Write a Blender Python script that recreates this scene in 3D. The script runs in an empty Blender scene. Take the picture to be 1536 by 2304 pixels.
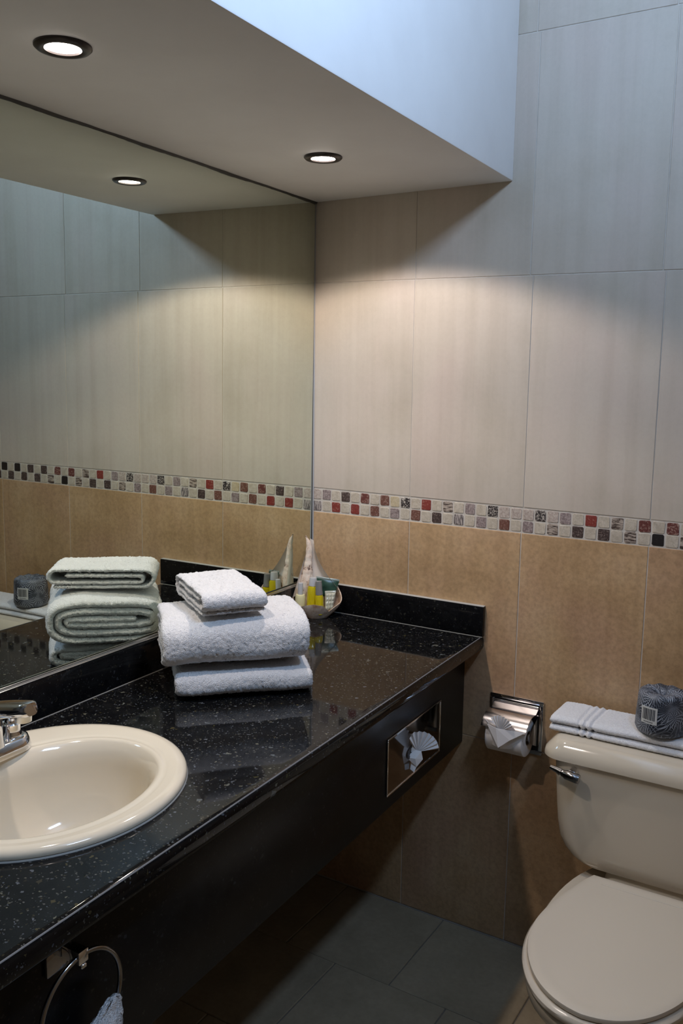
import bpy, bmesh, math, random
import numpy as np
from mathutils import Matrix, Vector
random.seed(7)
RNG = np.random.default_rng(11)
C = bpy.context.scene.collection
SC = bpy.context.scene
R = math.radians

# ------------------------------------------------------------------ camera
cam_d = bpy.data.cameras.new('camera')
cam = bpy.data.objects.new('camera', cam_d)
C.objects.link(cam)
YAW, PITCH, ROLL = 0.5494, -0.1491, 0.0129
_d = Vector((-math.sin(YAW) * math.cos(PITCH), math.cos(YAW) * math.cos(PITCH), math.sin(PITCH)))
_r = Vector((math.cos(YAW), math.sin(YAW), 0))
_u = _r.cross(_d)
_r2 = _r * math.cos(ROLL) + _u * math.sin(ROLL)
_u2 = -_r * math.sin(ROLL) + _u * math.cos(ROLL)
_m = Matrix((_r2, _u2, -_d)).transposed().to_4x4()
_m.translation = Vector((1.4798, -2.2378, 1.5798))
cam.matrix_world = _m
cam_d.sensor_fit = 'HORIZONTAL'
cam_d.sensor_width = 36
cam_d.lens = 36 * 2003.35 / 1536
cam_d.clip_start = 0.02
SC.camera = cam

# ------------------------------------------------------------------ world, lights, exposure
w = bpy.data.worlds.new('world')
SC.world = w
w.use_nodes = True
w.node_tree.nodes['Background'].inputs[0].default_value = (0.5, 0.6, 0.8, 1)
w.node_tree.nodes['Background'].inputs[1].default_value = 0.0
SC.view_settings.view_transform = 'Standard'
SC.view_settings.look = 'None'
SC.view_settings.gamma = 1
SC.view_settings.use_curve_mapping = False
SC.view_settings.exposure = 0.0
SC.cycles.use_denoising = True
SC.cycles.max_bounces = 10
SC.cycles.diffuse_bounces = 5
SC.cycles.glossy_bounces = 6
SC.cycles.transmission_bounces = 8
SC.cycles.sample_clamp_indirect = 4
SC.cycles.caustics_reflective = True
SC.cycles.caustics_refractive = True
WARM = (1.0, 0.87, 0.79)
COOL = (0.46, 0.66, 0.98)
SPOT_W, COOL_W = 22.0, 42.5
# cool light for the soffit, from an unseen window added in the right wall
cl = bpy.data.lights.new('added_cool_light', 'AREA')
cl.shape = 'RECTANGLE'
cl.size, cl.size_y = 0.50, 0.34
cl.energy = COOL_W
cl.color = COOL
clo = bpy.data.objects.new('added_cool_light', cl)
C.objects.link(clo)
clo.location = (1.725, -1.32, 2.84)
clo.rotation_euler = Vector((-1.0, 0.0, 0.10)).to_track_quat('-Z', 'Y').to_euler()

# ------------------------------------------------------------------ scene constants
MR, MT = 0.0339, -0.0057           # the vanity wall is a hair out of square and out of plumb
ZS, XS = 2.0804, 0.6083            # soffit underside, soffit front
ZC, XC = 0.8812, 0.5757            # counter top height, counter front edge
ZSP = 0.9655                       # splash top
VEND = -2.05                       # the vanity runs on past the left of the frame
X_R, Y_F, Z_T = 1.75, -2.9, 3.30


def V(u, v, z):
    """vanity frame (u out from the mirror wall, v along it) -> world"""
    return (u - MR * v, v, z)


# ------------------------------------------------------------------ helpers
def mesh(name, verts, faces, mat, parent=None, smooth=True, loc=None, uv=None, angle=40):
    """verts in world coordinates; the parent's root location is subtracted"""
    base = Vector((0, 0, 0))
    if parent is not None:
        p = parent
        while p is not None:
            base += p.location
            p = p.parent
    elif loc is not None:
        base = Vector(loc)
    vs = np.asarray(verts, float) - np.array(base)
    me = bpy.data.meshes.new(name)
    me.from_pydata(vs.tolist(), [], [list(map(int, f)) for f in faces])
    if uv is not None:
        lay = me.uv_layers.new(name='UVMap')
        idx = np.empty(len(me.loops), dtype=np.int32)
        me.loops.foreach_get('vertex_index', idx)
        lay.data.foreach_set('uv', np.asarray(uv, np.float32)[idx].ravel())
    bm = bmesh.new()
    bm.from_mesh(me)
    bmesh.ops.recalc_face_normals(bm, faces=bm.faces)
    bm.to_mesh(me)
    bm.free()
    if smooth:
        me.polygons.foreach_set('use_smooth', [True] * len(me.polygons))
        if angle:
            me.set_sharp_from_angle(angle=R(angle))
    o = bpy.data.objects.new(name, me)
    if mat is not None:
        me.materials.append(mat)
    C.objects.link(o)
    if parent is not None:
        o.parent = parent
    elif loc is not None:
        o.location = loc
    return o


def tag(o, label, cat, group=None):
    o['label'] = label
    o['category'] = cat
    if group:
        o['group'] = group
    return o


def thing(name, loc, label, cat, group=None):
    o = bpy.data.objects.new(name, None)
    o.empty_display_size = 0.05
    o.location = loc
    C.objects.link(o)
    return tag(o, label, cat, group)


def struct(o, label=None):
    o['kind'] = 'structure'
    if label:
        o['label'] = label
    return o


def loft(rings, close=True, cap0=False, cap1=False):
    """list of (n,3) rings -> verts, faces"""
    n = len(rings[0])
    vs = np.concatenate([np.asarray(r, float) for r in rings])
    fs = []
    m = n if close else n - 1
    for k in range(len(rings) - 1):
        a, b = k * n, (k + 1) * n
        for i in range(m):
            j = (i + 1) % n
            fs.append((a + i, a + j, b + j, b + i))
    if cap0:
        fs.append(tuple(range(n))[::-1])
    if cap1:
        fs.append(tuple(range((len(rings) - 1) * n, len(rings) * n)))
    return vs, fs


def join(*parts):
    vs, fs, o = [], [], 0
    for v, f in parts:
        v = np.asarray(v, float)
        vs.append(v)
        fs += [tuple(i + o for i in q) for q in f]
        o += len(v)
    return np.concatenate(vs), fs


def bm_out(bm):
    bm.verts.index_update()
    vs = [tuple(v.co) for v in bm.verts]
    fs = [tuple(v.index for v in f.verts) for f in bm.faces]
    bm.free()
    return np.array(vs), fs


def box(x0, x1, y0, y1, z0, z1, bev=0.0, seg=1):
    bm = bmesh.new()
    bmesh.ops.create_cube(bm, size=1)
    for v in bm.verts:
        v.co = Vector((x0 + (v.co.x + .5) * (x1 - x0), y0 + (v.co.y + .5) * (y1 - y0), z0 + (v.co.z + .5) * (z1 - z0)))
    if bev:
        bmesh.ops.bevel(bm, geom=list(bm.edges), offset=bev, segments=seg, affect='EDGES', profile=0.5)
    return bm_out(bm)


def vmap(vf):
    """box built in (u,v,z) -> world"""
    v, f = vf
    v = np.array(v)
    v[:, 0] -= MR * v[:, 1]
    return v, f


def tube(pts, rad, n=12, cap=True, closed=False):
    pts = np.asarray(pts, float)
    rad = np.broadcast_to(np.asarray(rad, float), (len(pts),))
    rings = []
    ref = np.array((0.0, 0, 1))
    prev = None
    for i in range(len(pts)):
        if closed:
            t = pts[(i + 1) % len(pts)] - pts[i - 1]
        else:
            t = pts[min(i + 1, len(pts) - 1)] - pts[max(i - 1, 0)]
        t = t / np.linalg.norm(t)
        if prev is None:
            a = np.cross(t, ref)
            if np.linalg.norm(a) < 1e-3:
                a = np.cross(t, (1.0, 0, 0))
        else:
            a = prev - t * (prev @ t)
        a /= np.linalg.norm(a)
        prev = a
        b = np.cross(t, a)
        th = np.linspace(0, 2 * np.pi, n, endpoint=False)
        rings.append(pts[i] + rad[i] * (np.cos(th)[:, None] * a + np.sin(th)[:, None] * b))
    if closed:
        rings.append(rings[0])
        return loft(rings)
    return loft(rings, cap0=cap, cap1=cap)


def lathe(prof, center=(0, 0, 0), n=32, ex=1.0, ey=1.0, cap0=True, cap1=True):
    th = np.linspace(0, 2 * np.pi, n, endpoint=False)
    rings = [np.stack([center[0] + r * ex * np.cos(th), center[1] + r * ey * np.sin(th), np.full(n, center[2] + z)], 1) for r, z in prof]
    return loft(rings, cap0=cap0, cap1=cap1)


def smooth_noise(P, scale, seed, octaves=5):
    rg = np.random.default_rng(seed)
    out = np.zeros(len(P))
    for _ in range(octaves * 2):
        k = rg.normal(size=3) * scale
        out += np.sin(P @ k + rg.uniform(0, 6.28))
    return out / octaves


def spow(x, e):
    return np.sign(x) * np.abs(x) ** e


# ------------------------------------------------------------------ materials
class M:
    """small node builder"""
    def __init__(s, name):
        s.m = bpy.data.materials.new(name)
        s.m.use_nodes = True
        s.t = s.m.node_tree
        s.b = s.t.nodes['Principled BSDF']

    def n(s, typ, **kw):
        x = s.t.nodes.new(typ)
        for k, v in kw.items():
            if isinstance(k, str) and hasattr(x, k):
                setattr(x, k, v)
        return x

    def l(s, a, b):
        s.t.links.new(a, b)

    def set(s, **kw):
        names = dict(col='Base Color', rough='Roughness', metal='Metallic', ior='IOR', trans='Transmission Weight', coat='Coat Weight',
                     coatr='Coat Roughness', spec='Specular IOR Level', sheen='Sheen Weight', sss='Subsurface Weight', alpha='Alpha')
        for k, v in kw.items():
            if k == 'col':
                v = tuple(v) + (1,)
            s.b.inputs[names[k]].default_value = v
        return s

    def noise(s, scale, detail=4, rough=.55, vec=None, dist=0):
        x = s.n('ShaderNodeTexNoise')
        x.inputs['Scale'].default_value = scale
        x.inputs['Detail'].default_value = detail
        x.inputs['Roughness'].default_value = rough
        x.inputs['Distortion'].default_value = dist
        if vec is not None:
            s.l(vec, x.inputs['Vector'])
        return x.outputs['Fac']

    def ramp(s, fac, stops, interp='LINEAR'):
        x = s.n('ShaderNodeValToRGB')
        x.color_ramp.interpolation = interp
        e = x.color_ramp.elements
        while len(e) < len(stops):
            e.new(.5)
        for q, (p, c) in zip(e, stops):
            q.position = p
            q.color = tuple(c) + (1,) if len(c) == 3 else c
        s.l(fac, x.inputs[0])
        return x.outputs[0]

    def mix(s, fac, a, b, blend='MIX'):
        x = s.n('ShaderNodeMix', data_type='RGBA', blend_type=blend)
        for i, v in ((0, fac), (6, a), (7, b)):
            if isinstance(v, (int, float)):
                x.inputs[i].default_value = v
            elif isinstance(v, (tuple, list)):
                x.inputs[i].default_value = tuple(v) + (1,)
            else:
                s.l(v, x.inputs[i])
        return x.outputs[2]

    def math(s, op, a, b=None, c=None):
        x = s.n('ShaderNodeMath', operation=op)
        for i, v in enumerate((a, b, c)):
            if v is None:
                continue
            if isinstance(v, (int, float)):
                x.inputs[i].default_value = v
            else:
                s.l(v, x.inputs[i])
        return x.outputs[0]

    def coord(s, which='Object', scale=(1, 1, 1), rand=False):
        tc = s.n('ShaderNodeTexCoord')
        mp = s.n('ShaderNodeMapping')
        mp.inputs['Scale'].default_value = scale
        s.l(tc.outputs[which], mp.inputs['Vector'])
        if rand:
            oi = s.n('ShaderNodeObjectInfo')
            cm = s.n('ShaderNodeCombineXYZ')
            for i, k in enumerate((37., 53., 71.)):
                s.l(s.math('MULTIPLY', oi.outputs['Random'], k), cm.inputs[i])
            s.l(cm.outputs[0], mp.inputs['Location'])
        return mp.outputs[0]

    def bump(s, h, strength=.3, dist=.001):
        x = s.n('ShaderNodeBump')
        x.inputs['Strength'].default_value = strength
        x.inputs['Distance'].default_value = dist
        s.l(h, x.inputs['Height'])
        s.l(x.outputs[0], s.b.inputs['Normal'])

    def col(s, out):
        s.l(out, s.b.inputs['Base Color'])


def plain(name, col, rough=.5, metal=0., **kw):
    return M(name).set(col=col, rough=rough, metal=metal, **kw).m


def wall_tile(name, base, dark, light, streak, fine, tint, rough):
    m = M(name).set(rough=rough, spec=.4)
    v1 = m.coord('Object', (1, 1, 1), rand=True)
    v2 = m.coord('Object', (34, 34, 1.3), rand=True)
    v3 = m.coord('Object', (1.6, 1.6, 1), rand=True)
    n1 = m.noise(4, 6, .62, v1)
    n2 = m.noise(1.0, 3, .55, v2)
    n3 = m.noise(85, 4, .7, v1)
    n4 = m.noise(3.2, 3, .5, v3)
    c = m.ramp(n1, [(.28, dark), (.5, base), (.75, light)])
    c = m.mix(m.ramp(n4, [(.45, (0, 0, 0)), (.70, (.55, .55, .55))]), c, tint)
    st = m.ramp(n2, [(.42, (1, 1, 1)), (.70, tuple(1 - streak * k for k in (.9, 1, 1.15)))])
    c = m.mix(1.0, c, st, 'MULTIPLY')
    f = m.ramp(n3, [(.3, (1 - fine,) * 3), (.6, (1 + fine * .3,) * 3)])
    c = m.mix(1.0, c, f, 'MULTIPLY')
    m.col(c)
    m.bump(n2, .05, .0006)
    return m.m


TILE_UP = wall_tile('glazed_ivory_tile', (.502, .440, .368), (.460, .400, .326), (.532, .466, .392), .085, .035, (.53, .432, .375), .34)
TILE_LO = wall_tile('glazed_tan_tile', (.462, .300, .160), (.325, .20, .098), (.55, .385, .23), .12, .20, (.42, .245, .16), .38)
GROUT = M('cream_grout')
GROUT.set(rough=.9)
GROUT.col(GROUT.ramp(GROUT.noise(60, 4), [(.3, (.44, .395, .34)), (.7, (.56, .51, .45))]))
GROUT = GROUT.m
PAINT = M('white_soffit_paint')
PAINT.set(rough=.75)
_n = PAINT.noise(4, 5, .6, PAINT.coord())
PAINT.col(PAINT.ramp(_n, [(.3, (.72, .70, .68)), (.7, (.78, .765, .745))]))
PAINT.bump(PAINT.noise(160, 3, .6, PAINT.coord()), .12, .001)
PAINT = PAINT.m
PLASTER = plain('beige_plaster', (.34, .25, .16), .7)
CEIL = plain('grey_ceiling_paint', (.30, .30, .30), .8)
DARKWALL = plain('dark_wall_paint', (.10, .09, .08), .7)


def granite(name, rough, spec, speck=1.0):
    m = M(name).set(rough=rough, spec=spec)
    v = m.coord('Object', (1, 1, 1))
    n = m.noise(30, 5, .65, v)
    base = m.ramp(n, [(.35, (.0035, .0035, .004)), (.62, (.007, .007, .0073)), (.8, (.014, .0135, .013))])
    out = base
    for sc, th, cols, seed in ((95, .15, [(.10, .095, .07), (.055, .045, .022), (.085, .09, .10), (.03, .028, .024)], 0),
                               (230, .20, [(.07, .068, .06), (.03, .026, .016), (.055, .06, .068), (.02, .02, .02)], 3),
                               (38, .085, [(.10, .10, .085), (.05, .045, .02), (.08, .088, .09), (.035, .03, .02)], 9)):
        vo = m.n('ShaderNodeTexVoronoi')
        vo.inputs['Scale'].default_value = sc
        mp = m.n('ShaderNodeMapping')
        mp.inputs['Location'].default_value = (seed, seed * .7, seed * .3)
        wob = m.n('ShaderNodeTexNoise')
        wob.inputs['Scale'].default_value = sc * 1.6
        m.l(v, wob.inputs['Vector'])
        vv = m.n('ShaderNodeMix', data_type='VECTOR')
        vv.inputs[0].default_value = .9 / sc
        m.l(v, mp.inputs['Vector'])
        add = m.n('ShaderNodeVectorMath', operation='MULTIPLY_ADD')
        m.l(wob.outputs['Color'], add.inputs[0])
        add.inputs[1].default_value = (1.1 / sc,) * 3
        m.l(mp.outputs[0], add.inputs[2])
        m.l(add.outputs[0], vo.inputs['Vector'])
        sep = m.n('ShaderNodeSeparateColor')
        m.l(vo.outputs['Color'], sep.inputs[0])
        size = m.math('MULTIPLY', sep.outputs[0], th * 2.2)
        size = m.math('MULTIPLY', size, m.math('GREATER_THAN', sep.outputs[2], .58))
        mask = m.math('LESS_THAN', vo.outputs['Distance'], size)
        tint = m.ramp(sep.outputs[1], [(0, cols[0]), (.3, cols[1]), (.55, cols[2]), (.8, cols[3])], 'CONSTANT')
        out = m.mix(m.math('MULTIPLY', mask, speck), out, tint)
    m.col(out)
    return m.m


GRANITE = granite('polished_black_granite', .05, .24)
GRANITE_EDGE = granite('satin_black_granite', .30, .22, .25)
GRANITE_SPLASH = granite('polished_splash_granite', .06, .22, .25)
MIRROR = M('silvered_mirror_glass').set(col=(.755, .805, .715), rough=.0, metal=1.0).m
CHROME = plain('polished_chrome', (.86, .86, .88), .06, 1.0)
CHROME_DULL = plain('brushed_chrome', (.75, .74, .72), .22, 1.0)
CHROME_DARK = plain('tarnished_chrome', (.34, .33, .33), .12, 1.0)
BLACKENED = plain('dark_bronze_metal', (.035, .028, .026), .3, .6)
SEALANT = plain('dark_sealant', (.05, .047, .042), .6)
EDGE = plain('mirror_edge_glass', (.16, .19, .2), .2)
CAULK = plain('pale_caulk', (.42, .40, .36), .6)
SINK = M('cream_vitreous_china').set(col=(.70, .61, .47), rough=.09, coat=.4).m
TOILET = M('bone_vitreous_china').set(col=(.63, .555, .44), rough=.10, coat=.3).m
SEAT = M('bone_gloss_plastic').set(col=(.65, .585, .485), rough=.20).m


def terry(name, col, bump=.9):
    m = M(name).set(rough=1.0, sheen=.25, spec=.1)
    v = m.coord('Object')
    n = m.noise(210, 4, .75, v)
    n2 = m.noise(520, 2, .6, v)
    m.col(m.ramp(n, [(.3, tuple(c * .87 for c in col)), (.6, col)]))
    m.bump(m.math('ADD', n, n2), bump, .0045)
    return m.m


TERRY = terry('white_terry', (.90, .875, .865))
TERRY2 = terry('white_terry_thin', (.83, .83, .85), .6)
PAPER = M('white_tissue_paper').set(col=(.83, .81, .80), rough=.9, spec=.1).m


def emit(name, col, s):
    m = M(name)
    m.b.inputs['Emission Color'].default_value = tuple(col) + (1,)
    m.b.inputs['Emission Strength'].default_value = s
    m.set(col=(.9, .9, .9))
    return m.m


BULB = emit('lit_lamp_glass', (1.0, .90, .84), 16.0)


def mosaic(name, a, b, lo, hi, scale=90, stretch=(1, 1, 1), rough=.42):
    m = M(name).set(rough=rough)
    v = m.coord('Object', stretch, rand=True)
    n = m.noise(scale, 5, .7, v, .4)
    n2 = m.noise(260, 3, .6, v)
    c = m.ramp(n, [(lo, a), (hi, b)])
    c = m.mix(1.0, c, m.ramp(n2, [(.3, (.82, .82, .82)), (.65, (1.06, 1.06, 1.06))]), 'MULTIPLY')
    m.col(c)
    m.bump(n, .35, .0015)
    return m.m


MOS = dict(
    L=mosaic('ivory_stone', (.42, .355, .275), (.53, .465, .375), .35, .65, 60),
    l=mosaic('pinkish_ivory_stone', (.36, .285, .24), (.50, .43, .37), .4, .60, 160),
    B=mosaic('beige_stone', (.45, .36, .22), (.52, .44, .31), .35, .65, 40),
    G=mosaic('mauve_grey_stone', (.17, .120, .115), (.40, .33, .305), .40, .66, 210),
    D=mosaic('dark_brown_stone', (.050, .030, .026), (.30, .235, .20), .50, .72, 220),
    K=mosaic('black_stone', (.012, .009, .009), (.10, .08, .075), .56, .80, 160),
    S=mosaic('black_speckled_stone', (.022, .015, .015), (.50, .44, .38), .50, .58, 240),
    R=mosaic('red_stone', (.20, .030, .022), (.42, .25, .19), .54, .72, 200),
    r=mosaic('dark_red_mottled_stone', (.12, .032, .026), (.42, .29, .23), .50, .66, 160),
    N=mosaic('red_brown_stone', (.14, .055, .038), (.42, .31, .25), .52, .72, 220),
    T=mosaic('striped_brown_stone', (.06, .038, .03), (.42, .345, .28), .46, .54, 80, (.5, 1, 3.4)),
    W=mosaic('grey_striped_stone', (.11, .09, .088), (.44, .38, .34), .44, .58, 90, (3.0, 1, .6)),
)

# ------------------------------------------------------------------ room shell
wall = struct(mesh('wall_back', *box(-.03, X_R, .0016, .12, -.02, Z_T), GROUT), 'back wall with ivory tiles over tan tiles and a mosaic band between')
wl = struct(mesh('wall_left', *vmap(box(-.15, -.012, Y_F, .0, -.02, Z_T)), DARKWALL))
struct(mesh('wall_right', *box(X_R, X_R + .1, Y_F, .12, -.02, Z_T), PLASTER))
struct(mesh('wall_front', *box(-.2, X_R + .1, Y_F - .1, Y_F, -.02, Z_T), DARKWALL))
struct(mesh('ceiling', *box(-.2, X_R + .1, Y_F - .1, .12, Z_T, Z_T + .1), CEIL))
floor = struct(mesh('floor', *box(-.2, X_R + .1, Y_F - .1, .12, -.08, -.004), plain('grey_floor_grout', (.16, .14, .12), .9)), 'beige floor tiles laid in a running bond')
sof = struct(mesh('soffit', *vmap(box(-.012, XS, VEND - .6, -.0005, ZS, Z_T - .001, .004, 2)), PAINT), 'painted soffit box over the vanity with recessed lamps')

win = struct(mesh('added_window_1', *join(box(X_R - .012, X_R + .004, -1.62, -1.02, 3.015, 3.05, .003), box(X_R - .012, X_R + .004, -1.62, -1.02, 2.63, 2.665, .003),  # unseen frame, added around the cool light
                                    box(X_R - .012, X_R + .004, -1.62, -1.575, 2.6655, 3.0145, .003), box(X_R - .012, X_R + .004, -1.065, -1.02, 2.6655, 3.0145, .003)), plain('added_window_frame', (.6, .6, .6), .5)))
PANE = M('added_pane_glow').set(col=(.5, .55, .6), rough=.3)
PANE.b.inputs['Emission Color'].default_value = (.47, .655, 1, 1)
PANE.b.inputs['Emission Strength'].default_value = 5.0  # glowing pane added behind the cool light
mesh('added_window_pane', *box(X_R - .006, X_R - .001, -1.5745, -1.0655, 2.6655, 3.0145), PANE.m, win, smooth=False)

# wall tiles, each its own piece
z_b = lambda x: 1.1795
z_t = lambda x: 1.2515 - .0062 * x
z_1 = lambda x: 1.8535 - .0125 * x
z_3 = lambda x: 2.4300 - .0035 * x
GAP = .0010


def tile_quad(x0, x1, za, zb_, mat):
    """bevelled slab between two slightly sloping joints"""
    g = GAP
    x0 += g
    x1 -= g
    cs = [(x0, za(x0) + g), (x1, za(x1) + g), (x1, zb_(x1) - g), (x0, zb_(x0) - g)]
    cx, cz = np.mean(cs, 0)
    e = .0011
    j = RNG.uniform(-.0003, .0003)
    r0, r1, r2 = [], [], []
    for (x, z) in cs:
        sx, sz = np.sign(cx - x), np.sign(cz - z)
        r0.append((x, .0065, z))
        r1.append((x, .0016 + j, z))
        r2.append((x + sx * e, j, z + sz * e))
    v, f = loft([r0, r1, r2], cap1=True)
    c = (cx, 0, cz)
    o = mesh('tile', v, f, mat, wall, smooth=False)
    return o


rows = [
    (lambda x: .0005, lambda x: .585, [.338, .669, .9995, 1.331, 1.662], TILE_LO),
    (lambda x: .585, z_b, [.3365, .6695, .9985, 1.331, 1.662], TILE_LO),
    (z_t, z_1, [.3365, .6735, .9985, 1.332, 1.662], TILE_UP),
    (z_1, z_3, [.3380, .6645, .9905, 1.321, 1.652], TILE_UP),
    (z_3, lambda x: 3.015, [.3360, .6560, .9860, 1.316, 1.646], TILE_UP),
    (lambda x: 3.015, lambda x: Z_T - .001, [.3360, .6560, .9860, 1.316, 1.646], TILE_UP),
]
for za, zb_, xs, mt in rows:
    e = [-.02] + xs + [X_R - .001]
    for a, b in zip(e[:-1], e[1:]):
        tile_quad(a, b, za, zb_, mt)

# mosaic band, chip by chip
TOPROW = 'lGLDLrLNBSLRLTLGLSlGlSLGLRLTLrLr'
BOTROW = 'WLRLRLNLGLNLDLWLNLNLGLTLDLDLTLKL'
TOPROW = 'lGLDLrLNBS' + 'LRLTLGLSll' + 'lSlGLRLTLr' + 'LrLDLDLKLK' + 'LNLrLDLGLN' + 'LDLr'
BOTROW = 'WLRLRLNLGL' + 'NLDLWLGLNL' + 'GLTLDLDLTL' + 'KLTLDLDLDL' + 'DLNLTLDLRL' + 'DLGL'
chips = []
for k in range(4):
    bm = bmesh.new()
    h = .0149
    rg = random.Random(k)
    co = []
    n = 8
    pts = []
    for i, (sx, sz) in enumerate(((-1, -1), (1, -1), (1, 1), (-1, 1))):
        c = .0016 + rg.random() * .0022
        a = (sx * h + rg.uniform(-.0007, .0007), sz * h + rg.uniform(-.0007, .0007))
        p1 = (a[0] - sx * c, a[1])
        p2 = (a[0], a[1] - sz * c)
        pts += [p2, p1] if i % 2 == 0 else [p1, p2]
    r0 = [(x, .005, z) for x, z in pts]
    r1 = [(x, .0012, z) for x, z in pts]
    r2 = [(x * .93, -.0006 + rg.uniform(-.0004, .0004), z * .93) for x, z in pts]
    v, f = loft([r0, r1, r2], cap1=True)
    o = mesh('mosaic_tile', v, f, None, None, smooth=False)
    chips.append(o.data)
    bpy.data.objects.remove(o)
for me in chips:
    me.materials.append(MOS['L'])
pit = .0332
for row, seq in enumerate((TOPROW, BOTROW)):
    for i, ch in enumerate(seq):
        x = .0062 + pit * (i + .5)
        if x > X_R - .02:
            break
        hh = (z_t(x) - z_b(x))
        z = z_b(x) + hh * (.745 if row == 0 else .262)
        o = bpy.data.objects.new('mosaic_tile', chips[(i * 7 + row * 3 + i // 4) % 4])
        C.objects.link(o)
        o.parent = wall
        o.location = (x + random.uniform(-.0004, .0004), .0008, z + random.uniform(-.0006, .0006))
        o.rotation_euler = (0, random.uniform(-.02, .02), 0)
        o.material_slots[0].link = 'OBJECT'
        o.material_slots[0].material = MOS[ch]

# floor tiles in running bond
FT = M('beige_floor_tile').set(rough=.45)
_v = FT.coord('Object', (1, 1, 1), rand=True)
FT.col(FT.mix(1.0, FT.ramp(FT.noise(7, 5, .6, _v), [(.3, (.26, .215, .145)), (.7, (.345, .285, .195))]),
              FT.ramp(FT.noise(70, 3, .6, _v), [(.3, (.88, .88, .88)), (.7, (1.03, 1.03, 1.03))]), 'MULTIPLY'))
FT = FT.m
ft = bmesh.new()
_v, _f = box(-.1634, .1634, -.1684, .1684, -.008, 0, .0018)
_o = mesh('floor_tile', _v, _f, FT, smooth=False)
FTM = _o.data
bpy.data.objects.remove(_o)
for r_ in range(9):
    y = -.003 - .3385 * (r_ + .5)
    off = .483 if r_ % 2 == 0 else .648
    x = off + .165 - .33 * 3
    while x < X_R + .1:
        o = bpy.data.objects.new('floor_tile', FTM)
        C.objects.link(o)
        o.parent = floor
        o.location = (x, y, random.uniform(-.0006, .0))
        x += .33

# ------------------------------------------------------------------ vanity countertop
van = thing('vanity_countertop', V(.3, -1.0, ZC - .31), 'polished black granite vanity counter with splashes and deep apron under the mirror', 'counter')


def plate_with_hole(u0, u1, v0, v1, z0, z1, cu, cv, a, b, n=64):
    """slab with an elliptical cut-out"""
    th = np.linspace(0, 2 * np.pi, n, endpoint=False)
    inn = np.stack([cu + a * np.cos(th), cv + b * np.sin(th)], 1)
    out = []
    for t in th:
        c, s = math.cos(t), math.sin(t)
        k = 1e9
        if c > 1e-9: k = min(k, (u1 - cu) / c)
        if c < -1e-9: k = min(k, (u0 - cu) / c)
        if s > 1e-9: k = min(k, (v1 - cv) / s)
        if s < -1e-9: k = min(k, (v0 - cv) / s)
        out.append((cu + k * c, cv + k * s))
    out = np.array(out)
    # snap the nearest samples to the corners
    for cx_, cy_ in ((u0, v0), (u1, v0), (u1, v1), (u0, v1)):
        i = np.argmin((out[:, 0] - cx_) ** 2 + (out[:, 1] - cy_) ** 2)
        out[i] = (cx_, cy_)
    z = lambda p, zz: np.c_[p, np.full(len(p), zz)]
    return loft([z(inn, z0), z(inn, z1), z(out, z1), z(out, z0), z(inn, z0)])


SK = (.262, -1.268)
plate = plate_with_hole(.0, XC - .02, VEND, -.0, ZC - .04, ZC, SK[0] + .012, SK[1], .195, .222)
# rounded front edge
prof = [(XC - .02, ZC)] + [(XC - .02 + .02 * spow(math.sin(t), .55), ZC - .02 + .02 * spow(math.cos(t), .55)) for t in np.linspace(.12, math.pi - .12, 17)] + [(XC - .02, ZC - .04)]
rings = [[(p[0], v, p[1]) for p in prof] for v in (VEND, -.0)]
front = loft(rings, cap0=True, cap1=True)
mesh('slab', *vmap(join(plate, front)), GRANITE, van)
ZAP = .563
# added pale strip that paints a highlight along the top front edge
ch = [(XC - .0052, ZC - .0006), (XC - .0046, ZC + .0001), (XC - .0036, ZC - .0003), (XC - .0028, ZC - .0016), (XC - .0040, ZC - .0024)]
mesh('edge_highlight', *vmap(loft([[(p[0], v, p[1]) for p in ch] for v in (VEND, -.02)], cap0=True, cap1=True)), plain('edge_highlight_grey', (.16, .16, .165), .35), van)
mesh('apron', *vmap(box(.497, .5225, VEND, -.0005, ZAP, ZC - .0405, .002, 2)), GRANITE_EDGE, van)
mesh('side_splash', *vmap(box(.0005, .0145, VEND, -.0005, ZC + .0005, ZSP, .0015, 2)), GRANITE_SPLASH, van)
mesh('back_splash', *vmap(box(.015, .5775, -.0165, -.0005, ZC + .0005, ZSP, .0015, 2)), GRANITE_SPLASH, van)
# pale caulk lines where the splashes meet the slab and the wall
mesh('caulk_bead', *vmap(box(.0146, .0156, VEND, -.0165, ZC + .0001, ZC + .0012)), CAULK, van, smooth=False)
mesh('caulk_bead', *vmap(box(.0165, .5770, -.0176, -.0166, ZC + .0001, ZC + .0011)), CAULK, van, smooth=False)
mesh('caulk_bead', *vmap(box(.0165, .5770, -.0150, -.0006, ZSP + .0001, ZSP + .0024, .0008)), CAULK, van)

# ------------------------------------------------------------------ wall mirror
mir = thing('wall_mirror', V(.0, -1.0, ZSP), 'large frameless wall mirror above the black splash on the left', 'mirror')


def mirror_u(z):
    return .0045 - MT * (1.0 - z) * -1.0 if False else .0045 + .0057 * (z - 1.0)


zlo, zhi = ZSP + .004, ZS - .004
mv = []
for v in (VEND - .3, -.0055):
    for z in (zlo, zhi):
        mv.append(V(mirror_u(z), v, z))
for v in (VEND - .3, -.0055):
    for z in (zlo, zhi):
        mv.append(V(mirror_u(z) - .005, v, z))
mesh('mirror_glass', mv, [(0, 1, 3, 2)], MIRROR, mir, smooth=False)
mesh('mirror_backing', mv, [(4, 5, 7, 6), (0, 4, 6, 2), (1, 5, 7, 3), (2, 3, 7, 6), (0, 1, 5, 4)], EDGE, mir, smooth=False)
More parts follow.
